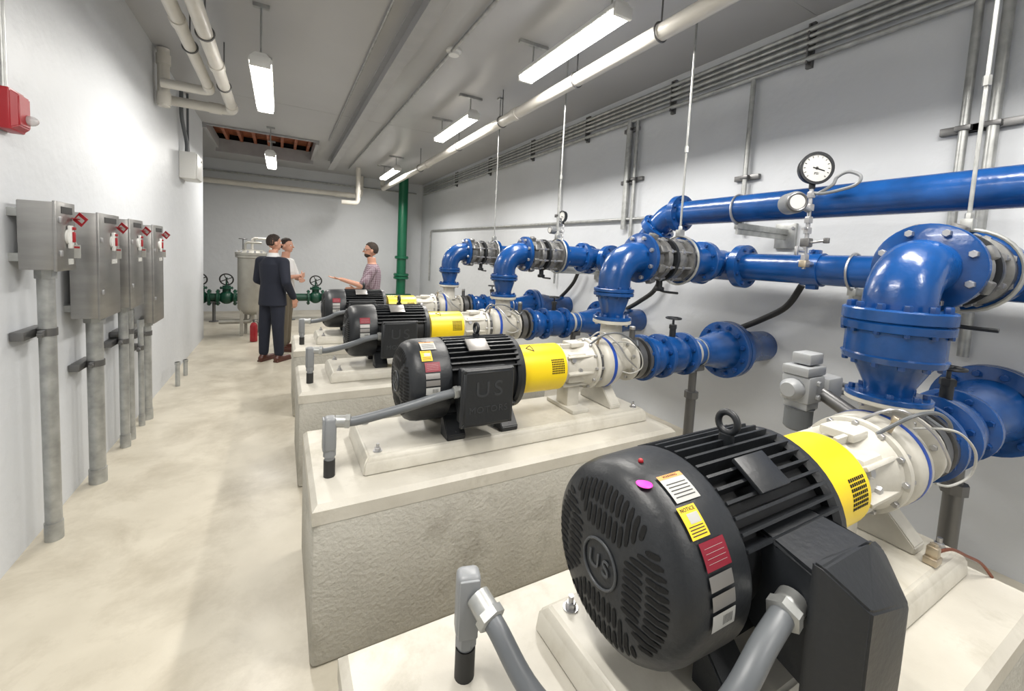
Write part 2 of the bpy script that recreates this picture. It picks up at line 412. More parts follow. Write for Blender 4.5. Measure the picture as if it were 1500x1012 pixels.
# ---------------------------------------------------------------- pump
def pump(loc,fz):
    e=thing('centrifugal_pump','off-white centrifugal pump with yellow coupling guard and blue stripe','pump',loc,group='centrifugal pumps')
    A_=(0,0,A)
    g=P('coupling_guard',['yellow','dark','print'],e).lathe([(-.03,.128),(-.025,.138),(.285,.138),(.29,.128)],A_,(1,0,0),0,48,caps=True)
    g.lathe([(.03,.1395),(.034,.1395)],A_,(1,0,0),0,48,False)
    for i in range(8):
        for j in range(7):
            x=.18+i*.011; an=58+j*5.2
            g.patch(x,x+.008,an,an+3.6,.1388,A,1,1)
    r=.1392
    def pt(x,d,rr=r): t=math.radians(d); return (x,-rr*math.sin(t),A+rr*math.cos(t))
    for (x0,d0),(x1,d1) in (((.05,20),(.09,8)),((.09,8),(.09,32)),((.09,32),(.05,20))):
        g.tube([pt(x0,d0),pt((x0+x1)/2,(d0+d1)/2),pt(x1,d1)],.0025,2,6)
    g.done()
    f=P('bearing_frame','pump',e).lathe([(.285,.06),(.285,.12),(.30,.128),(.315,.112),(.40,.108),(.46,.13),(.50,.142),(.5,.06)],A_,(1,0,0),0,40)
    for k in range(8):
        t=k*math.pi/4+.2; f.box((.4,-.116*math.sin(t),A+.116*math.cos(t)),(.19,.014,.045),.003,rot=Matrix.Rotation(t,4,'X'))
    f.box((.39,0,A),(.13,.205,.185),.02).box((.4,0,.09),(.09,.12,.18),.01).box((.4,0,.012),(.12,.28,.024),.004)
    f.box((.42,0,A+.128),(.1,.1,.03),.008).done()
    P('oil_cap','bolt',e).hexb((.35,-.095,A+.05),(0,-1,.3),.018,.02).done()
    P('drain_plug','bolt',e).hexb((.4,-.102,A-.01),(0,-1,0),.014,.02).done()
    v=P('volute_casing',['pump','bolt','steeld'],e).lathe([(.50,.14),(.505,.155),(.525,.157),(.535,.132),(.565,.132),(.575,.15),(.585,.157),(.60,.160),(.67,.160),(.71,.145),(.75,.11),(.80,.09),(.84,.09)],A_,(1,0,0),0,56)
    v.lathe([(0,.09),(.05,.072),(fz-.1,.068)],(.72,0,A+.10),(0,0,1),0,28)
    for k in range(12):
        t=2*math.pi*k/12; v.hexb((.503,-.145*math.sin(t),A+.145*math.cos(t)),(-1,0,0),.010,.014,1); v.hexb((.525,-.145*math.sin(t),A+.145*math.cos(t)),(1,0,0),.009,.03,1)
    v.lathe([(.537,.134),(.563,.134)],A_,(1,0,0),2,40,False)
    v.done()
    P('blue_band','bstripe',e).lathe([(.625,.1605),(.63,.1615),(.645,.1615),(.65,.1605)],A_,(1,0,0),0,56,False).done()
    P('discharge_flange',['pump','bolt'],e).flange((.72,0,A+fz),(0,0,1),.122,.022,8,0,1,.01,.012).done()
    P('suction_flange',['pump','bolt'],e).flange((.85,0,A),(1,0,0),.14,.026,8,0,1,.011,.013).done()
    P('pump_foot','pump',e).hull([(x,y,z) for x in(.62,.7) for y,z in((-.15,0),(.15,0),(-.15,.025),(.15,.025),(-.06,.12),(.06,.12))],.004).hexb((.66,-.125,.025),(0,0,1),.012,.014).hexb((.66,.125,.025),(0,0,1),.012,.014).done()
    P('seal_flush_tube','bolt',e).tube([(.54,.02,A+.13),(.56,-.08,A+.21),(.64,-.15,A+.15),(.7,-.18,A+.06),(.82,-.15,A-.02)],.005,0,8,6).done()
    P('probe_fitting','brass',e).cyl((.55,-.06,A+.1),(.55,-.09,A+.19),.008,seg=8).hexb((.55,-.085,A+.17),(0,-.3,1),.014,.02).done()
    return e
p1=pump((1.2,PY[0],.745),.20)
p2=pump((1.2+DXS[1],PY[1],.745),.262)
for y,dx in zip(PY[2:],DXS[2:]): clone(p2,(1.2+dx,y,.745))
for k,(y,dx) in enumerate(zip(PY[:3],DXS)):
    e=thing('sensor_cable','thin pale sensor cable looping around the pump casing','cable',(1.85+dx,y-.1,.745+A+.14),group='pump sensor cables')
    P('tube_run','label',e).tube([(0,0,0),(.03,-.07,.02),(.08,-.10,.0),(.13,-.12,-.06),(.15,-.11,-.14),(.10,-.08,-.18),(.04,-.06,-.17)],.004,0,8,6).done()
    e=thing('control_cable','thin dark control cable running over the pump casing','cable',(1.70+dx,y-.06,.745+A+.15),group='pump control cables')
    P('tube_run','cgrey',e).tube([(0,0,-.02),(.06,-.06,.05),(.15,-.09,.06),(.24,-.10,.02),(.32,-.08,-.03),(.40,.0,-.02)],.006,0,8,6).done()
# ---------------------------------------------------------------- discharge pipework
DX=1.92
def discharge(i,y,dx):
    zb=1.213 if i==0 else 1.284; T=1.69-zb
    e=thing('discharge_pipe','blue discharge pipe with reducer, elbow and valve above pump','pipe',(DX+dx,y,zb),group='blue discharge pipes')
    z=0; b=['blue','bolt','bluebolt']; ax=(0,0,1)
    r=P('pipe_reducer',b,e).flange((0,0,z+.010),ax,.122,.022,8,0,2,.011,.014)
    if i==0:
        r.lathe([(.02,.068),(.05,.072),(.12,.105),(.145,.125)],(0,0,z),ax,0,40).done()
        k=P('check_valve',b,e).lathe([(.135,.12),(.14,.142),(.16,.148),(.165,.140),(.245,.140),(.25,.154),(.275,.156),(.28,.148),(.285,.156),(.32,.156),(.325,.152),(.325,.10)],(0,0,z),ax,0,56)
        for j in range(12):
            t=2*math.pi*j/12; d=V(math.cos(t),math.sin(t),0)
            k.hexb(d*.132+V(0,0,.325),ax,.013,.020,2); k.hexb(d*.132+V(0,0,.14),(0,0,-1),.011,.014,2); k.hexb(d*.146+V(0,0,.25),(0,0,-1),.009,.012,2)
        k.done(); zs=.32; Rb=.15
    else:
        r.lathe([(.02,.07),(.05,.074),(.13,.098),(.16,.102)],(0,0,z),ax,0,40).flange((0,0,.165),ax,.128,.022,8,0,2,.010,.012).done(); zs=.16; Rb=.165
        P('elbow_base_flange',b,e).flange((0,0,.19),ax,.128,.022,8,0,2,.010,.012).done()
    el=P('pipe_elbow',b,e); pts=[(0,0,zs)]
    for j in range(13):
        t=math.pi/2*j/12; pts.append((Rb-Rb*math.cos(t),0,T-Rb+Rb*math.sin(t)))
    pts.append((.2,0,T)); el.tube(pts,.102,0,36).done()
    P('elbow_flange',b,e).flange((.205,0,T),(1,0,0),.165,.032,8,0,1,.014,.02).done()
    v=P('butterfly_valve',['valve','black','bolt'],e)
    v.lathe([(.225,.12),(.235,.145),(.275,.145),(.285,.115),(.32,.11),(.33,.14),(.35,.145),(.37,.14),(.375,.11),(.43,.11),(.44,.14),(.47,.145),(.5,.14),(.51,.11),(.55,.11),(.56,.15),(.6,.15)],(0,0,T),(1,0,0),0,40)
    for j in range(8):
        t=2*math.pi*(j+.5)/8; d=V(0,math.cos(t),math.sin(t))*.137
        v.cyl(V(.19,0,T)+d,V(.64,0,T)+d,.0085,mi=2,seg=10)
        for x in(.245,.345,.46,.585): v.hexb(V(x,0,T)+d*1.02,(1,0,0),.018,.02,2)
        v.box(V(.255,0,T)+d*1.1,(.05,.05,.05),.008,0,rot=(t,'X'))
    v.lathe([(.395,.1),(.4,.152),(.42,.152),(.425,.1)],(0,0,T),(1,0,0),1,40).done()
    P('valve_neck',['black','bolt'],e).cyl((.41,0,T-.1),(.41,0,T-.2),.022).box((.41,0,T-.205),(.06,.05,.03),.008).tube([(.41,0,T-.21),(.41,-.05,T-.22),(.41,-.16,T-.22)],.008,0,10,4).done()
    bp=P('branch_pipe',b,e).flange((.615,0,T),(1,0,0),.165,.034,8,0,1,.014,.02).lathe([(.63,.105),(.92-dx,.105)],(0,0,T),(1,0,0),0,36)
    bp.flange((.81-dx,0,T),(1,0,0),.15,.05,8,0,2,.012,.016).done()
    P('hanger_clamp','galv',e).torus((.58,0,T),(1,0,0),.17,.008,0,36,8).box((.58,0,T+.19),(.05,.04,.05),.004).cyl((.58,0,T+.2),(.58,0,HC-zb),.0075,seg=10).hexb((.58,0,T+.21),(0,0,1),.014,.03).cyl((.58,0,T+.75),(.58,0,T+.79),.014,seg=6).box((.58,0,HC-zb-.01),(.06,.06,.02)).done()
    return e
for i,(y,dx) in enumerate(zip(PY,DXS)): discharge(i,y,dx)
# ---------------------------------------------------------------- header pipes
HX=2.95; HZ=1.67
e=thing('header_pipe','long blue steel header pipe with bolted flanges','pipe',(HX,2.8,HZ))
P('pipe_run',['blue'],e).cyl((0,-2.55,0),(0,2.4,0),.094,seg=40).done()
for y in PY:
    tp=P('tee_fitting',['blue','bluebolt'],e)
    tp.cyl((0,y-2.8-.17,0),(0,y-2.8+.17,0),.108,seg=36).cyl((-.11,y-2.8,0.01),(0,y-2.8,0.01),.108,seg=36)
    for s in(-1,1): tp.flange((0,y-2.8+s*.18,0),(0,1,0),.155,.06,8,0,1,.013,.016)
    tp.done()
P('pipe_coupling',['blue','bluebolt'],e).cyl((0,-1.44,0),(0,-1.33,0),.104,seg=36).box((0,-1.385,.10),(.05,.06,.05),.006).box((0,-1.385,-.10),(.05,.06,.05),.006).hexb((-.02,-1.385,.115),(-1,0,0),.012,.02,1).done()
P('end_flange',['blue','bluebolt'],e).flange((0,2.4,0),(0,1,0),.155,.05,8,0,1).done()
P('end_flange',['blue','bluebolt'],e).flange((0,-2.55,0),(0,1,0),.155,.05,8,0,1).done()
UZ=2.09
e=thing('upper_header_pipe','blue steel header pipe rising from the lower header','pipe',(HX,2.5,UZ))
ur=P('pipe_run',['blue'],e); ur.cyl((0,-5.3,0),(0,0,0),.098,seg=40).done()
rs=P('offset_elbow',['blue','bluebolt'],e)
rs.tube([(0,0,0),(0,.06,-.005),(0,.14,-.05),(0,.30,-.2),(0,.38,-.29),(0,.44,-.36)],.102,0,32,5).flange((0,-.03,0),(0,1,0),.15,.06,8,0,1,.013,.016).flange((0,.21,-.115),(0,.7,-.7),.15,.06,8,0,1,.013,.016).done()
P('pipe_band','galv',e).torus((0,-.55,0),(0,1,0),.1,.006,0,36,8).done()
def bracket(y,z):
    o=P('pipe_bracket',['galv','bolt']).box((3.27,y,z),(.66,.045,.045),.003).box((3.27,y,z-.04),(.66,.02,.04)).box((3.585,y,z-.03),(.03,.16,.2),.003).hexb((3.57,y-.06,z+.03),(-1,0,0),.012,.015,1).torus((HX,y,z+.12),(0,1,0),.106,.007,1,36,8).done()
    tag(o,'galvanized strut wall bracket carrying a blue header pipe','bracket','header pipe brackets')
for y in(1.95,.25): bracket(y,UZ-.125)
for y in(1.2,4.2): bracket(y,HZ-.122)
# ---------------------------------------------------------------- suction pipework
def suction(loc):
    x0=loc[0]; zc=.745+A; E=XR-x0
    e=thing('suction_pipe','blue flanged suction pipe entering the wall','pipe',loc,group='blue suction pipes'); a=(1,0,0); o=(0,0,0); b=['blue','bluebolt']
    P('wafer_valve',['steeld','bolt'],e).lathe([(0.0,.1),(.0,.135),(.05,.135),(.055,.1),(.07,.1),(.075,.14),(.1,.14)],o,a,0,36).cyl((.025,0,.12),(.025,0,.2),.02).hexb((.025,0,.2),(0,0,1),.02,.02,1).done()
    f=P('flexible_joint',b,e)
    f.flange((.125,0,0),a,.158,.03,8,0,1,.014,.02).lathe([(.14,.1),(.17,.125),(.21,.135),(.26,.12),(.28,.11),(.32,.11),(.38,.13),(.44,.135),(.50,.12),(.52,.105)],o,a,0,40).flange((.3,0,0),a,.155,.03,8,0,1,.013,.02).flange((.54,0,0),a,.155,.035,8,0,1,.013,.02).done()
    P('pipe_spool',['blue'],e).cyl((.55,0,0),(.80,0,0),.1,seg=36).done()
    P('grounding_band','label',e).lathe([(.62,.101),(.62,.104),(.645,.104),(.645,.101)],o,a,0,40,False).done()
    P('pipe_band','galv',e).torus((.70,0,0),a,.103,.005,0,36,8).done()
    c=P('concentric_reducer',b,e).lathe([(.74,.1),(.76,.108),(.82,.115),(.92,.14),(.97,.15),(1.0,.155)],o,a,0,44)
    c.flange((1.02,0,0),a,.222,.04,12,0,1,.017,.026).flange((1.068,0,0),a,.222,.04,12,0,1,.017,.026)
    c.lathe([(1.08,.15),(1.12,.155),(1.2,.16),(1.3,.14),(1.35,.125),(E-.002,.125)],o,a,0,44).done()
    s=P('pipe_stand',['steeld','bolt'],e).cyl((.68,0,-.1),(.68,0,-.36),.028).cyl((.68,0,-.30),(.68,0,-.35),.05,seg=8).cyl((.68,0,-.35),(.68,0,-zc+.02),.036).lathe([(-zc,.08),(-zc+.02,.08)],(.68,0,0),(0,0,1),0,24).hull([(.68+sx*.05,sy*.06,z) for sx in(-1,1) for sy in(-1,1) for z in(-.13,-.09)],.004)
    s.done()
    h=P('gate_valve',['black','bolt'],e).cyl((.42,0,.12),(.42,0,.19),.022).hexb((.42,0,.19),(0,0,1),.028,.03).cyl((.42,0,.2),(.42,0,.27),.008,seg=8).torus((.42,0,.265),(0,0,1),.05,.007,0,24,8)
    for k in range(4): h.cyl((.42,0,.265),(.42+.05*math.cos(k*1.57),.05*math.sin(k*1.57),.265),.005,seg=6)
    h.done()
    return e
for y,dx in zip(PY,DXS): suction((2.085+dx,y,.745+A))
e=thing('valve_actuator','grey electric valve actuator beside the suction valve','actuator',(2.05,.98,1.14))
P('actuator_housing','act',e).box((0,0,0),(.13,.12,.12),.012).box((0,0,-.075),(.10,.10,.04),.008).box((.12,-.03,0),(.13,.10,.10),.014).lathe([(0,.045),(.10,.045),(.12,.03)],(0,.0,-.0),(-1,0,0),0,24).hexb((0,-.06,.03),(0,-1,0),.012,.012).hexb((0,-.06,-.03),(0,-1,0),.012,.012).done()
P('actuator_motor','cgrey',e).lathe([(-.19,.045),(-.18,.055),(-.095,.055),(-.09,.06)],(-.01,0,0),(0,0,1),0,24).done()
P('actuator_cap','act',e).box((.0,0,.08),(.15,.11,.04),.006).box((.02,0,.13),(.11,.08,.05),.008).done()
for dz in (0,.035): P('actuator_cable','cgrey',e).tube([(.15,-.06,-.02+dz),(.22,-.08,-.03+dz),(.33,-.10-dz,-.05+dz),(.5,-.06,-.07+dz),(.8,0,-.08+dz)],.011,0,8,6).done()
P('mounting_stem','steeld',e).cyl((.06,-.05,-.02),(.07,-.22,-.1),.03).done()
# ---------------------------------------------------------------- conduits of motors
def whip(pts,lbpos,label,rb,top,r=.021):
    e=thing('flexible_conduit',label,'conduit',lbpos,group='motor conduits')
    L=Vector(lbpos)
    P('conduit_body','lb',e).box((0,0,top-.075),(.05,.055,.15),.014,seg=3,rot=(rb,'Z')).box((-.026*math.cos(rb),-.026*math.sin(rb),top-.075),(.008,.045,.14),.003,rot=(rb,'Z')).done()
    P('conduit_stub',['lb','rubber'],e).cyl((0,0,0),(0,0,top-.14),.02,seg=18).cyl((0,0,0),(0,0,.075),.0235,mi=1,seg=18).cyl((0,0,top-.175),(0,0,top-.145),.026,seg=8).done()
    q=[Vector(p)-L for p in pts]
    P('flex_hose','cgrey',e).tube(q,r,0,18,8).done()
    d=(q[1]-q[0]).normalized(); d2=(q[-2]-q[-1]).normalized()
    P('hose_fitting','galv',e).cyl(q[0]-d*.01,q[0]+d*.03,r*1.25,seg=20).hexb(q[0]+d*.03,d,r*1.5,.022).done()
    P('hose_fitting','galv',e).cyl(q[-1],q[-1]+d2*.03,r*1.25,seg=20).hexb(q[-1]+d2*.03,d2,r*1.5,.022).done()
z=H0
whip([(.40,.80,z-.775),(.415,.74,z-.80),(.45,.64,z-.87),(.52,.50,z-.905),(.60,.41,z-.83),(.68,.38,z-.73),(.77,.385,z-.67),(.885,.40,z-.64)],(.385,.835,.666),'grey flexible conduit looping from pedestal fitting to motor box',math.radians(75),.26,.022)
for k,y in enumerate(PY[1:]):
    s=(0,-.07,-.12)[k]
    whip([(.22,y-.16,.905),(.28,y-.17,.90),(.38,y-.19,.92),(.52+s*.5,y-.22,.955),(.64+s,y-.245,.99),(.765+s,y-.25,1.01)],(.19,y-.16,.666),'grey flexible conduit running from pedestal fitting to motor box',0,.265)
e=thing('grounding_lug','small metal grounding lug with copper wire on the baseplate','lug',(1.83,PY[0]-.19,.745))
P('lug_block','brass',e).box((0,0,.012),(.05,.035,.024),.004).box((.0,0,.04),(.03,.03,.035),.005).hexb((0,0,.055),(0,0,1),.01,.012).done()
P('ground_wire','copper',e).tube([(.01,0,.03),(.08,-.02,.035),(.16,-.04,.0),(.22,-.06,-.03),(.26,-.08,-.077)],.005,0,8,6).done()
# ---------------------------------------------------------------- instruments
def gauge(loc,sc=1,label='round pressure gauge with transmitter on valve stem',rz=0):
    e=thing('pressure_gauge',label,'gauge',loc,rz,group='pressure gauges'); e.scale=(sc,)*3
    st=P('gauge_stem',['bolt','brass','steeld'],e).cyl((0,0,0),(0,0,.50),.011,seg=12).cyl((0,0,.03),(.12,0,.03),.014,seg=12)
    for zz in(.05,.12,.2,.26,.33,.4): st.hexb((0,0,zz),(0,0,1),.022,.035)
    st.box((0,0,.03),(.05,.04,.04),.006,1).box((0,-.0,.15),(.045,.05,.05),.006,2).cyl((-.02,0,.23),(-.09,-.02,.22),.008,seg=8).cyl((0,-.02,.15),(0,-.09,.16),.008,seg=8).box((0,-.1,.16),(.015,.03,.03),.004,2)
    st.cyl((-.02,0,.1),(-.08,0,.1),.009,seg=8).box((-.09,0,.1),(.02,.015,.05),.004,0).done()
    n=Vector((-.75,-1,0)).normalized()
    P('gauge_case',['black'],e).lathe([(-.02,.06),(-.015,.08),(.01,.086),(.03,.09),(.036,.088),(.036,.074),(.028,.074)],V(0,0,.56),n,0,40).cyl((0,0,.45),(0,0,.49),.016).done()
    u=Vector((0,0,1)).cross(n).normalized()
    g=P('gauge_dial',['face','print'],e).lathe([(.02,.076),(.03,.076)],V(0,0,.56),n,0,40)
    c=V(0,0,.56)+n*.0315
    for k in range(13):
        t=math.radians(225-k*22.5); d=u*math.cos(t)+V(0,0,1)*math.sin(t)
        g.cyl(c+d*.058,c+d*.067,.0016,mi=1,seg=4)
    g.cyl(c-u*.02+V(0,0,.004),c+u*.04+V(0,0,-.014),.003,mi=1,seg=4).sph(c,.007,1,6); g.done()
    text('dial_lettering','PSI',.018,c+V(0,0,-.03),u,(0,0,1),'print',e,.0005)
    P('coil_tube','lb',e).tube([(.0,0,.43),(.0,-.06,.42),(-.0,-.14,.43),(-.0,-.21,.45),(0,-.225,.49),(0,-.17,.52),(0,-.12,.50),(.0,-.10,.46),(0,-.03,.42)],.009,0,8,6).done()
    P('transmitter',['lb','steeld','face'],e).cyl((-.01,0,.33),(-.13,0,.35),.014).lathe([(-.06,.05),(-.05,.058),(.03,.058),(.04,.05)],(-.17,0,.355),n,0,28).lathe([(.04,.040),(.045,.038)],(-.17,0,.355),n,2,24).torus(V(-.17,0,.355)+n*.04,n,.046,.007,1,28,8).done()
    return e
gauge((2.77,1.385,HZ+.0),1.06)
gauge((2.8,3.95,HZ+.05),.75,rz=-.9)
# ---------------------------------------------------------------- lights
def fixture(x,y0,y1,z,rod,lamp=True,power=60,pipez=None):
    L=y1-y0; e=thing('fluorescent_light','long linear fluorescent ceiling fixture with glowing white lens','light fixture',(x,(y0+y1)/2,z),group='linear ceiling lights')
    P('light_housing','white',e).hull([(sx*w,sy*L/2,zz) for sx in(-1,1) for sy in(-1,1) for w,zz in((.085,.0),(.085,.03),(.04,.075))],.004).box((0,-L/2,.0),(.15,.03,.08),.006).box((0,L/2,.0),(.15,.03,.08),.006).done()
    P('light_lens','lens',e).hull([(sx*w,sy*(L/2-.015),zz) for sx in(-1,1) for sy in(-1,1) for w,zz in((.08,-.001),(.07,-.03),(.045,-.04))],.004).done()
    for s in(-1,1): P('suspension_rod',['galv'],e).cyl((0,s*(L/2-.12),.07),(0,s*(L/2-.12),HC-z),.008,seg=8).box((0,s*(L/2-.12),HC-z-.015),(.12 if rod else .3,.04,.03)).done()
    if lamp:
        l=bpy.data.lights.new('lamp','AREA'); l.shape='RECTANGLE'; l.size=.13; l.size_y=L*.95; l.energy=power; l.color=(1,.965,.91)
        lo=bpy.data.objects.new('lamp_tube',l); lo.location=(0,0,-.05); lo.parent=e; COL.objects.link(lo)
PW=66
fixture(2.02,2.3,3.6,H0+1.70,False,power=PW); fixture(2.05,4.9,6.2,H0+1.70,False,power=PW); fixture(2.08,8.9,10.3,H0+1.70,False,power=PW)
fixture(-.16,4.1,5.45,H0+1.47,True,power=PW*.62); fixture(-.17,8.2,9.5,H0+1.50,True,power=PW*.7)
fixture(2.02,-.3,1.0,H0+1.70,False,power=PW); fixture(-.16,.2,1.5,H0+1.47,True,power=PW*.7); fixture(1.6,-2.3,-1.0,H0+1.6,False,power=PW*.6)
# ---------------------------------------------------------------- ceiling / overhead pipes
def pipe_thing(name,label,pts,r,m='pvc',fit=(),cat='pipe',smooth=0,mats=None,hang=(),group=None):
    L=Vector(pts[0]); e=thing(name,label,cat,L,group=group)
    q=[Vector(p)-L for p in pts]
    P('pipe_run',m,e).tube(q,r,0,22,smooth).done()
    for a,b in fit:
        P('pipe_coupling',m,e).cyl(Vector(a)-L,Vector(b)-L,r*1.18,seg=22).done()
    for h in hang:
        h=Vector(h)-L; P('pipe_hanger','steeld',e).torus(h,(0,1,0),r+.006,.007,0,24,8).cyl(h+V(0,0,r),V(h.x,h.y,HC-L.z),.006,seg=8).done()
    return e
def bend(pts,rb,n=6):
    pts=[Vector(p) for p in pts]; out=[pts[0]]
    for a,b,c in zip(pts,pts[1:],pts[2:]):
        d0=(a-b).normalized(); d1=(c-b).normalized(); p0=b+d0*rb; p1=b+d1*rb
        for k in range(n+1):
            t=k/n; out.append((1-t)**2*p0+2*t*(1-t)*b+t*t*p1)
    out.append(pts[-1]); return out
pipe_thing('ceiling_pipe','long cream insulated pipe hung below the ceiling',bend([(2.28,-2.9,H0+1.60),(2.3,11.4,H0+1.60),(2.3,11.4,H0+1.97)],.15),.058,
   fit=[((2.285,.9,3.25),(2.285,1.0,3.25)),((2.29,4.2,3.25),(2.29,4.3,3.25)),((2.3,7.5,3.25),(2.3,7.6,3.25))],hang=[(2.28,.8,3.25),(2.283,2.2,3.25),(2.286,3.15,3.25),(2.288,4.6,3.25),(2.29,6,3.25),(2.3,8,3.25)])
zp=H0+1.55
pipe_thing('drain_pipe','cream plastic pipe elbowing from the ceiling run to wall',bend([(-.51,-.5,zp),(-.51,6.1,zp),(-1.12,6.1,zp)],.09),.052,fit=[((-.51,4.6,zp),(-.51,4.7,zp)),((-.51,5.85,zp),(-.51,5.98,zp)),((-.62,6.1,zp),(-.74,6.1,zp))],hang=[(-.51,4,zp),(-.51,5.2,zp)])
pipe_thing('drain_pipe','cream plastic pipe joining the vertical wall pipe',bend([(-.66,-.5,zp+.02),(-.66,5.55,zp+.02),(-1.07,5.55,zp+.02)],.09),.045,fit=[((-.66,5.3,zp+.02),(-.66,5.42,zp+.02)),((-.66,3.9,zp+.02),(-.66,4.0,zp+.02))],hang=[(-.66,4.4,zp+.02)])
pipe_thing('wall_riser_pipe','cream vertical plastic pipe with fittings on the wall',[(-1.08,5.72,H0+1.38),(-1.08,5.72,H0+1.96)],.052,fit=[((-1.08,5.72,H0+1.40),(-1.08,5.72,H0+1.52)),((-1.08,5.72,H0+1.8),(-1.08,5.72,H0+1.9))])
zb=H0+1.42
pipe_thing('back_wall_pipe','cream pipe along the end wall with valve and riser',bend([(-3.7,11.95,zb),(1.85,11.95,zb),(1.85,11.95,HC-.02)],.12),.062,fit=[((1.2,11.95,zb),(1.32,11.95,zb)),((-.6,11.95,zb),(-.5,11.95,zb)),((1.5,11.95,zb),(1.6,11.95,zb))])
pipe_thing('drop_pipe','short cream pipe dropping from the ceiling with elbow',bend([(1.62,10.9,HC),(1.62,10.9,H0+1.12),(1.25,10.9,H0+1.12)],.1),.055,fit=[((1.62,10.9,H0+1.35),(1.62,10.9,H0+1.45))])
pipe_thing('back_wall_conduit','thin grey conduit along the end wall',[(-3.7,12.15,H0+1.68),(3.4,12.15,H0+1.68)],.022,'galv')
pipe_thing('ceiling_conduit','thin galvanized conduit along the ceiling',[(1.42,-2.8,HC-.03),(1.42,11,HC-.03)],.016,'galv',cat='conduit')
pipe_thing('ceiling_conduit','thin galvanized conduit beside the hoist beam',[(.75,-2.8,HC-.03),(.75,8.5,HC-.03)],.010,'galv',cat='conduit')
o=P('smoke_detector','white').lathe([(0,.075),(.015,.075),(.03,.055),(.05,.05),(.055,0)],(1.45,4.03,HC),(0,0,-1),0,28).done(); tag(o,'white round smoke detector on the ceiling','smoke detector')
for i,zz in enumerate((1.64,1.71,1.76,1.81,1.86)):
    pipe_thing('wall_conduit','long galvanized electrical conduit along the upper wall',[(3.55,-2.9,H0+zz),(3.55,11.9,H0+zz)],.016 if i%2 else .021,'galv',cat='conduit',group='upper wall conduits')
for y in(-.4,.6,1.9,3.2,4.6,6,7.6,9.4):
    o=P('strut_channel','steeld').box((3.585,y,H0+1.75),(.03,.045,.34)).box((3.56,y,H0+1.75),(.055,.012,.30)).done(False); tag(o,'short steel strut holding wall conduits','strut','conduit struts')
def vcond(y,z0,z1,r=.022,x=3.55,lbl='vertical galvanized conduit clamped to the wall',bz=None):
    e=thing('wall_drop_conduit',lbl,'conduit',(x,y,z0),group='wall drop conduits')
    P('pipe_run','galv',e).cyl((0,0,0),(0,0,z1-z0),r).done()
    for b in (bz or []):
        P('strut_clamp','steeld',e).box((.03,0,b-z0),(.035,.22,.045),.003).box((.0,0,b-z0),(.055,.07,.03),.004).done()
vcond(2.32,1.98,3.30,.02,bz=[2.45]); vcond(.98,1.95,3.5,.022,bz=[2.55]); vcond(.86,1.2,3.6,.026,bz=[2.55]); vcond(3.78,2.05,3.30,.035,bz=[2.6,3.2]); vcond(3.66,1.9,3.30,.02,bz=[2.62])
vcond(5.15,1.3,3.3,.016,bz=[2.3])
pipe_thing('wall_branch_conduit','thin grey conduit running along the wall behind the pipes',bend([(3.56,11.2,.9),(3.56,11.2,H0+.62),(3.56,2.6,H0+.5)],.15),.018,'galv',cat='conduit')
for k,(ya,yb) in enumerate(((1.75,2.35),(3.1,3.7),(4.5,5.0))):
    pipe_thing('black_cable','black flexible cable drooping along the wall',[(3.5,ya,H0-.10),(3.5,ya+.1,H0-.28),(3.5,(ya+yb)/2,H0-.42),(3.52,yb,H0-.6),(3.52,yb+.1,.86)],.024,'rubber',cat='cable',smooth=6,group='black wall cables')
# ---------------------------------------------------------------- left wall boxes
def disc(y0,y1,z0,z1,xf=-.98,label=''):
    xb=xf-.14; yc=(y0+y1)/2; zc=(z0+z1)/2; w=y1-y0; h=z1-z0
    e=thing('disconnect_box',label,'electrical box',(xb,yc,zc),group='stainless disconnect switches')
    P('box_body','steel',e).box((.065,0,0),(.13,w,h),.006).done()
    P('box_door','steel',e).box((.133,0,0),(.014,w+.012,h+.012),.003).done()
    for s in(-1,1): P('wall_strut','galv',e).box((-.02,0,s*(h/2-.06)),(.045,w*.8,.04)).done(False)
    P('door_latch','bolt',e).box((.143,-w/2+.03,h/4),(.01,.025,.03),.002).done()
    P('door_latch','bolt',e).box((.143,-w/2+.03,-h/4),(.01,.025,.03),.002).done()
    hz=h/2-.17; hy=w*.10
    P('switch_base','white',e).cyl((.138,hy,hz),(.150,hy,hz),.040,seg=28).box((.15,hy,hz),(.016,.035,.12),.005).done()
    P('switch_handle','red',e).box((.162,hy,hz-.0),(.014,.013,.055),.004).box((.162,hy,hz+.045),(.018,.015,.016),.004).done()
    P('box_label','print',e).box((.141,w*.05,h/2-.035),(.002,w*.6,.035)).done(False)
    P('box_label','label',e).box((.1415,w*.2,hz-.13),(.002,w*.3,.03)).done(False)
    d=P('lockout_tag',['red','label'],e); c=V(.175,w*.32,h/2-.075); R_=Matrix.Rotation(math.radians(-25),4,'Z')@Matrix.Rotation(math.radians(40),4,'Y')
    d.box(c,(.055,.003,.055),0,0,rot=R_).box(c,(.040,.0036,.022),0,1,rot=R_).cyl((.14,w*.32,h/2-.07),c,.003,seg=6)
    d.done(False)
    d=P('hanging_tag',['label','red'],e); c=V(.172,w*.12,hz-.075); R_=Matrix.Rotation(math.radians(-20),4,'Z')
    d.box(c,(.03,.002,.07),0,0,rot=R_).box(c+V(0,0,.022),(.026,.0028,.010),0,1,rot=R_).cyl(c+V(0,0,.033),(.16,hy,hz),.002,seg=6).done(False)
for a in ((2.94,3.15,.16,-.18),(3.5,3.86,.14,-.51),(4.11,4.43,.136,-.52),(4.75,5.09,.12,-.74)):
    disc(a[0],a[1],H0+a[3],H0+a[2],label='brushed stainless disconnect box with red handle and lockout tag')
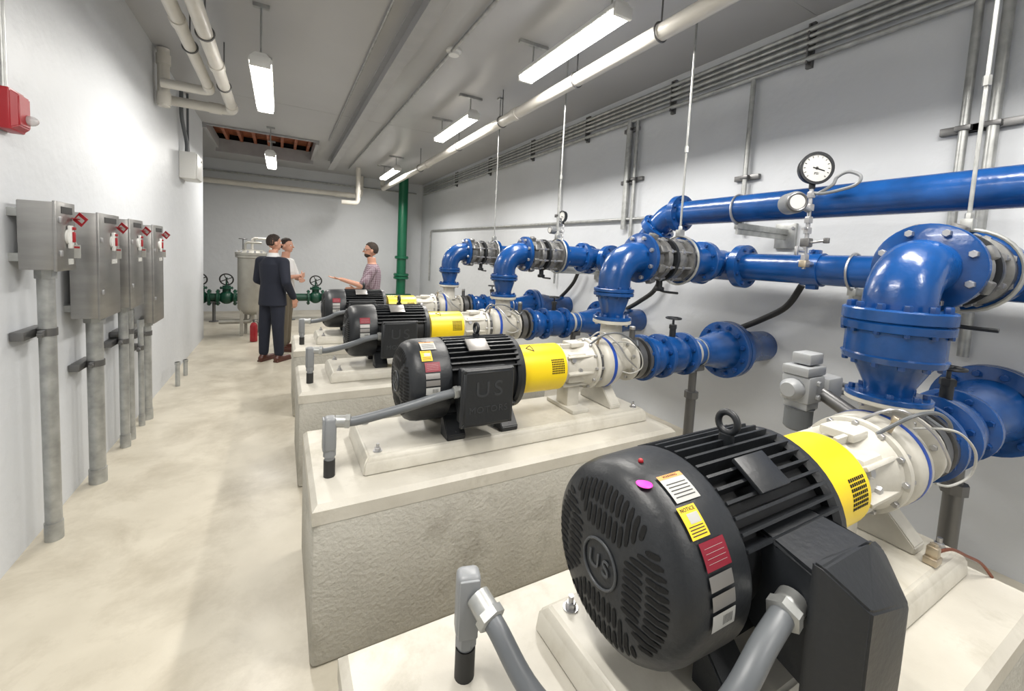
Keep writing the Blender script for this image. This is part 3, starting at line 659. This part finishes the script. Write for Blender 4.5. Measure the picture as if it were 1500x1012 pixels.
def lcond(y,ztop,r,zb,x=-1.07):
    e=thing('floor_conduit','galvanized steel conduit rising from floor to box','conduit',(x,y,0),group='floor conduits')
    P('pipe_run','galv',e).cyl((0,0,0),(0,0,ztop),r).done()
    P('pipe_coupling','galv',e).cyl((0,0,ztop-.06),(0,0,ztop),r*1.3,seg=8).done()
    P('floor_collar','galv',e).cyl((0,0,0),(0,0,.1),r*1.12).done()
    P('pipe_clamp','steeld',e).box((-.06,-.02,zb),(.05,.24,.045),.003).cyl((0,0,zb-.02),(0,0,zb+.02),r*1.15).box((.0,-.06,zb),(.02,.05,.035),.003).hexb((-.01,-.08,zb),(1,0,0),.01,.025).done()
lcond(3.07,1.48,.034,1.14); lcond(3.70,1.15,.042,.82); lcond(4.27,1.14,.03,.85); lcond(4.42,1.14,.026,.9); lcond(4.88,.93,.04,.8); lcond(4.72,.95,.02,.7)
for y,h in((5.9,.28),(6.35,.2)):
    o=P('pipe_stub','galv').cyl((-1.02,y,0),(-1.02,y,h),.022).cyl((-1.02,y,h-.03),(-1.02,y,h),.027,seg=8).done(); tag(o,'short capped conduit stub standing on the floor','pipe stub')
e=thing('fire_alarm_strobe','red wall fire alarm horn with clear strobe lens','fire alarm',(-1.16,2.94,H0+.57))
P('alarm_back_box','red',e).box((.03,0,0),(.06,.14,.19),.008).done()
P('alarm_cover','red',e).hull([(x,sy*w,sz*h) for x,w,h in((.055,.065,.09),(.085,.05,.07)) for sy in(-1,1) for sz in(-1,1)],.005).done()
P('strobe_lens','glass',e).sph((.09,.03,-.03),.03,0,10,(1,1,.8)).done()
pipe_thing('alarm_conduit','grey conduit rising from the alarm box',[(-1.13,2.9,H0+.66),(-1.13,2.9,HC)],.015,'galv',cat='conduit')
e=thing('wall_junction_box','light grey electrical enclosure on the wall with dark cables','electrical box',(-1.16,7.1,H0+.98))
P('enclosure_body','white',e).box((.09,0,0),(.18,.42,.34),.012).done()
P('enclosure_lid','white',e).box((.187,0,0),(.015,.40,.32),.006).hexb((.195,.1,.1),(1,0,0),.012,.01).done()
P('cable_run','cgrey',e).tube([(.06,-.05,.16),(.06,-.05,.3),(.05,-.15,.45),(.04,-.25,.62),(.04,-.25,.98)],.022,0,10,6).done()
P('cable_run','cgrey',e).tube([(.06,.1,.16),(.05,.1,.4),(.04,.15,.99)],.014,0,10,6).done()
# ---------------------------------------------------------------- far equipment
gz=H0-1.14; gy=10.6
e=thing('green_floor_pipe','dark green horizontal pipe with handwheel gate valves on stands','pipe',(0,gy,0))
P('pipe_run','greend',e).cyl((-3.6,0,gz),(2.9,0,gz),.085,seg=28).done()
for x in(-2.2,-1.45,-1.0,.7):
    v=P('gate_valve',['greend','rubber'],e)
    for dx in(-.15,.15): v.flange((x+dx,0,gz),(1,0,0),.17,.04,8,0,0)
    v.sph((x,0,gz),.14,0,10).cyl((x,0,gz+.1),(x,0,gz+.25),.075).flange((x,0,gz+.2),(0,0,1),.12,.03,6).cyl((x,0,gz+.25),(x,0,gz+.42),.018)
    v.torus((x,-.02,gz+.38),(.1,1,.25),.12,.014,1,28,8)
    for k in range(4): v.cyl((x,-.02,gz+.38),(x+.11*math.cos(k*1.57+.4),-.02,gz+.38+.11*math.sin(k*1.57+.4)),.009,mi=1,seg=6)
    v.done()
for x in(-2.6,-1.85,-1.22,.2,1.3):
    P('pipe_stand','steeld',e).cyl((x,0,.015),(x,0,gz-.08),.03).lathe([(0,.09),(.015,.09)],(x,0,0),(0,0,1),0,20).box((x,0,gz-.09),(.08,.16,.03)).done()
e=thing('green_riser_pipe','tall green vertical pipe with flanged base','pipe',(2.87,11.5,0))
P('pipe_run','green',e).cyl((0,0,.35),(0,0,HC),.125,seg=32).done()
for zz,rr in((.95,.2),(1.03,.2),(1.5,.18)): P('pipe_flange','green',e).flange((0,0,zz),(0,0,1),rr,.06,8).done()
P('pipe_base','greend',e).cyl((0,0,0),(0,0,.36),.16,seg=28).done()
e=thing('filter_tank','grey stainless cylindrical tank with bolted lid on legs','tank',(-.46,8.95,0))
P('tank_shell','tank',e).lathe([(.38,.0),(.38,.10),(.42,.18),(.50,.225),(1.40,.225),(1.41,.26),(1.45,.26)],(0,0,0),(0,0,1),0,44).done()
l=P('tank_lid',['tank','bolt'],e).lathe([(1.455,.265),(1.50,.265),(1.515,.23),(1.55,.16),(1.56,0)],(0,0,0),(0,0,1),0,44)
for k in range(14): l.hexb((.243*math.cos(k*.449),.243*math.sin(k*.449),1.50),(0,0,1),.018,.04,1)
l.done()
for k in range(4): P('tank_leg','tank',e).box((.185*math.cos(k*1.571+.6),.185*math.sin(k*1.571+.6),.26),(.05,.05,.52)).done()
P('drain_pipe','tank',e).tube(bend([(0,0,.42),(0,0,.25),(-.5,.0,.25)],.08),.04,0,14).done()
P('lid_pipework','pvc',e).tube(bend([(0,0,1.54),(0,0,1.76),(.28,0,1.76),(.30,0,1.36)],.06),.022,0,14).done()
P('lid_valve','tank',e).tube(bend([(-.1,-.1,1.52),(-.1,-.1,1.68),(.15,-.1,1.68)],.05),.02,0,12).cyl((.05,-.1,1.68),(.05,-.1,1.75),.012).box((.05,-.1,1.76),(.09,.02,.015)).done()
P('lid_handwheel','steeld',e).torus((-.14,-.0,1.74),(0,0,1),.06,.008).cyl((-.14,-.0,1.52),(-.14,-.0,1.74),.01).cyl((-.20,0,1.74),(-.08,0,1.74),.006,seg=6).done()
e=thing('fire_extinguisher','small red fire extinguisher standing near the tank','fire extinguisher',(-.40,8.3,0)); e.scale=(.75,.75,.75)
P('cylinder_shell','red',e).lathe([(0,.06),(.01,.075),(.36,.075),(.42,.05),(.44,.025)],(0,0,0),(0,0,1),0,24).done()
P('valve_head','steeld',e).cyl((0,0,.43),(0,0,.49),.022).box((.03,0,.5),(.11,.02,.015),.003).tube([(.02,0,.46),(.09,0,.42),(.085,0,.2)],.01,0,8,5).done()
# ---------------------------------------------------------------- people
def caps(bm,p0,p1,r0,r1,n=16):
    a,u,w=frame(Vector(p1)-Vector(p0)); p0=Vector(p0);p1=Vector(p1);L=(p1-p0).length; rings=[]
    prof=[(-r0*math.cos(t),r0*math.sin(t)) for t in(.01,.4,.8,1.2,1.5)]+[(L+r1*math.sin(t),r1*math.cos(t)) for t in(0.05,.4,.8,1.2,1.55)]
    for t,r in prof: rings.append([bm.verts.new(p0+a*t+(u*math.cos(6.2832*i/n)+w*math.sin(6.2832*i/n))*r) for i in range(n)])
    for A_,B_ in zip(rings,rings[1:]):
        for i in range(n): bm.faces.new([A_[i],A_[(i+1)%n],B_[(i+1)%n],B_[i]])
    bm.faces.new(rings[0][::-1]); bm.faces.new(rings[-1])
def loft(bm,secs,n=28):
    rings=[[bm.verts.new((cx+rx*math.cos(6.2832*i/n),cy+ry*math.sin(6.2832*i/n),z)) for i in range(n)] for cx,cy,z,rx,ry in secs]
    for A_,B_ in zip(rings,rings[1:]):
        for i in range(n): bm.faces.new([A_[i],A_[(i+1)%n],B_[(i+1)%n],B_[i]])
    bm.faces.new(rings[0][::-1]); bm.faces.new(rings[-1])
def ell(bm,c,r,n=14):
    bmesh.ops.create_uvsphere(bm,u_segments=n*2,v_segments=n,radius=1,matrix=Matrix.Translation(Vector(c))@Matrix.Diagonal((*r,1)))
def remeshed(name,bm,vox,m,parent,sm=4):
    me=bpy.data.meshes.new('tmp'); bmesh.ops.recalc_face_normals(bm,faces=bm.faces); bm.to_mesh(me); bm.free()
    ob=bpy.data.objects.new('tmp',me); COL.objects.link(ob)
    r=ob.modifiers.new('r','REMESH'); r.mode='VOXEL'; r.voxel_size=vox
    s=ob.modifiers.new('s','SMOOTH'); s.iterations=sm; s.factor=.5
    dg=bpy.context.evaluated_depsgraph_get(); dg.update()
    n=bpy.data.meshes.new_from_object(ob.evaluated_get(dg)); bpy.data.objects.remove(ob); bpy.data.meshes.remove(me)
    n.materials.clear(); n.materials.append(M[m])
    for p in n.polygons: p.use_smooth=True
    o=bpy.data.objects.new(name,n); COL.objects.link(o); o.parent=parent
    return o
def hand(bm,w,d,nrm,side,curl=.35):
    w=Vector(w); d=Vector(d).normalized(); nrm=Vector(nrm); nrm=(nrm-d*nrm.dot(d)).normalized(); lat=d.cross(nrm)*side
    for k in(-1.5,-.5,.5,1.5): caps(bm,w+d*.012+lat*k*.012,w+d*.085+lat*k*.0205,.014,.0115,10)
    for k,Lf in zip((-1.5,-.5,.5,1.5),(.058,.074,.080,.070)):
        p=w+d*.088+lat*k*.0215; dd=d.copy()
        for j,fr in enumerate((.45,.32,.23)):
            dd=(dd+nrm*curl*(.6+.4*j)).normalized(); q=p+dd*Lf*fr; caps(bm,p,q,.0088-.0006*j,.0082-.0006*j,10); p=q
    p=w+d*.03+lat*.024; dd=(d*.75+lat*.7+nrm*.25).normalized(); q=p+dd*.045; caps(bm,p,q,.013,.010,10)
    dd=(dd+d*.4+nrm*.2).normalized(); caps(bm,q,q+dd*.032,.0100,.0085,10)
def person(label,loc,rot,H,arms,top,bottom,hair,shoe,sleeve,jacket=False,headturn=0,beard=False,glasses=False,legs=None):
    e=thing('person',label,'person',loc,rot); e.scale=(H/1.78,)*3
    legs=legs or [(.10,.02,.02),(-.10,-.02,-.02)]
    bm=bmesh.new()
    loft(bm,[(0,0,.84,.13,.10),(0,0,.93,.165,.115),(0,0,1.08,.140,.102),(0,0,1.25,.162,.115),(0,-.01,1.38,.165,.10),(0,-.01,1.45,.10,.075),(0,0,1.49,.06,.06),(0,.01,1.57,.055,.06)])
    Rt=Matrix.Rotation(headturn,3,'Z')
    def hp(x,y,z): 
        v=Rt@Vector((x,y,0)); return (v.x,v.y+.012,z)
    ell(bm,hp(0,0,1.685),(.076,.092,.098)); ell(bm,hp(0,.03,1.635),(.058,.064,.078)); ell(bm,hp(0,.062,1.588),(.028,.024,.022))
    caps(bm,hp(0,.088,1.675),hp(0,.112,1.645),.008,.013,10); 
    for s in(-1,1): ell(bm,hp(s*.077,-.005,1.66),(.010,.02,.032)); caps(bm,hp(s*.018,.09,1.69),hp(s*.045,.078,1.692),.007,.006,8)
    for (sx,yk,yf),s in zip(legs,(1,-1)):
        caps(bm,(s*.085,0,.9),(sx*1.0,yk,.5),.085,.056); caps(bm,(sx,yk,.5),(sx*1.05,yf,.1),.056,.036); caps(bm,(sx*1.05,yf,.06),(sx*1.1,yf+.13,.035),.035,.028)
    for s in(1,-1):
        el,wr,hd,hn,cu=arms[s]; sh=(s*.185,-.01,1.40)
        caps(bm,(s*.1,-.01,1.41),sh,.06,.052); caps(bm,sh,el,.05,.04); caps(bm,el,wr,.040,.026); hand(bm,wr,hd,hn,s*(1),cu)
    remeshed('body',bm,.0065,'skin',e,3)
    g=.022 if jacket else .014
    bm=bmesh.new(); zb=.80 if jacket else .92
    loft(bm,[(0,0,zb,.178+g,.125+g),(0,0,.98,.165+g,.115+g),(0,0,1.10,.146+g,.106+g),(0,0,1.26,.165+g,.118+g),(0,-.01,1.37,.168+g,.105+g),(0,-.01,1.44,.11+g,.078+g),(0,-.005,1.475,.066+g,.062+g)])
    for s in(1,-1):
        el,wr,hd,hn,cu=arms[s]; sh=Vector((s*.185,-.01,1.40)); el=Vector(el); wr=Vector(wr)
        caps(bm,(s*.1,-.01,1.40),sh,.06+g,.055+g); 
        if sleeve=='long': caps(bm,sh,el,.054+g,.046+g*.7); caps(bm,el,el.lerp(wr,.93),.046+g*.7,.034+g*.5)
        else: caps(bm,sh,sh.lerp(el,.8),.054+g,.052+g)
    remeshed('jacket' if jacket else 'shirt',bm,.010,top,e,4)
    if jacket:
        P('shirt_collar','shirt',e).lathe([(1.475,.082),(1.515,.07),(1.53,.066)],(0,.004,0),(0,0,1),0,28,False).done()
    bm=bmesh.new(); loft(bm,[(0,0,.84,.155,.12),(0,0,.95,.18,.128),(0,0,1.0,.166,.12)])
    for (sx,yk,yf),s in zip(legs,(1,-1)):
        caps(bm,(s*.085,0,.88),(sx,yk,.5),.102,.078); caps(bm,(sx,yk,.5),(sx*1.05,yf,.13),.078,.062)
    remeshed('trousers',bm,.011,bottom,e,4)
    for (sx,yk,yf),s in zip(legs,(1,-1)):
        bm=bmesh.new(); x=sx*1.05
        caps(bm,(x,yf-.04,.045),(x*1.08,yf+.17,.038),.044,.036); ell(bm,(x,yf-.01,.075),(.042,.055,.04))
        bmesh.ops.create_cube(bm,size=1,matrix=Matrix.Translation((x*1.04,yf+.06,.010))@Matrix.Diagonal((.078,.27,.02,1)))
        remeshed('shoe',bm,.007,shoe,e,2)
    bm=bmesh.new()
    bmesh.ops.create_uvsphere(bm,u_segments=48,v_segments=36,radius=1)
    def th(y):
        t=min(1,max(0,(y+.45)/1.15)); t=t*t*(3-2*t); return -.60+1.12*t
    kill=[v for v in bm.verts if v.co.z<th(v.co.y)]
    bmesh.ops.delete(bm,geom=kill,context='VERTS')
    for v in bm.verts:
        k=1+.02*math.sin(v.co.x*23+v.co.y*17)+.02*math.sin(v.co.z*31+v.co.x*9)
        p=Rt@Vector((v.co.x*.079*k,v.co.y*.095*k-.002,0)); v.co=Vector((p.x,p.y+.012,1.686+v.co.z*.102*k))
    me=bpy.data.meshes.new('hair'); bm.to_mesh(me); bm.free(); me.materials.append(M[hair])
    for p in me.polygons: p.use_smooth=True
    o=bpy.data.objects.new('hair',me); COL.objects.link(o); o.parent=e
    sm=o.modifiers.new('s','SOLIDIFY'); sm.thickness=.010; sm.offset=-.6
    for s in(-1,1):
        P('eye',['eyew','print'],e).sph(hp(s*.030,.081,1.672),.0105,0,8).sph(hp(s*.030,.089,1.672),.0055,1,6).done()
    P('mouth','lip',e).sph(hp(0,.089,1.615),.01,0,8,(2.0,.8,.45)).done()
    if glasses:
        gl=P('glasses','print',e)
        for s in(-1,1): gl.torus(hp(s*.032,.102,1.673),Rt@Vector((0,1,0)),.022,.002,0,20,6).cyl(hp(s*.054,.1,1.676),hp(s*.08,.0,1.678),.0018,seg=6)
        gl.cyl(hp(-.01,.104,1.676),hp(.01,.104,1.676),.0018,seg=6).done()
    if beard:
        bm=bmesh.new(); ell(bm,hp(0,.04,1.60),(.056,.056,.042)); remeshed('beard',bm,.008,hair,e,2)
    return e
person('man seen from behind in navy suit and brown shoes',(-.10,6.80,0),math.radians(-42),1.80,
   {1:((.27,-.06,1.14),(.26,.10,.91),(0,.25,-1),(-1,.2,0),.35),-1:((-.27,.02,1.14),(-.17,.22,1.02),(.3,1,.1),(1,0,-.4),.5)},'suit','suit','hairb','shoe','long',jacket=True,headturn=math.radians(-20),legs=[(.09,.0,.02),(-.11,-.02,-.03)])
person('man in white shirt standing with folded arms, olive trousers',(.06,7.5,0),math.radians(-115),1.77,
   {1:((.25,.06,1.17),(.02,.24,1.20),(-1,.1,.1),(0,-1,0),.2),-1:((-.25,.06,1.15),(-.02,.27,1.13),(1,.1,.1),(0,-1,0),.2)},'shirt','khaki','hairb','shoe','short',headturn=math.radians(0))
person('bearded man in plaid shirt gesturing with an open palm',(1.14,6.25,0),math.radians(80),1.76,
   {1:((.25,.0,1.16),(.16,.22,1.08),(-.2,1,0),(-1,0,-.1),.4),-1:((-.24,.12,1.17),(-.16,.40,1.25),(.05,1,.15),(0,-.15,1),.12)},'plaid','jean','hairg','shoe','short',beard=True,glasses=True)
# ---------------------------------------------------------------- world
w=bpy.data.worlds.new('world'); S.world=w; w.use_nodes=True
w.node_tree.nodes['Background'].inputs[0].default_value=(.8,.85,.9,1); w.node_tree.nodes['Background'].inputs[1].default_value=.2
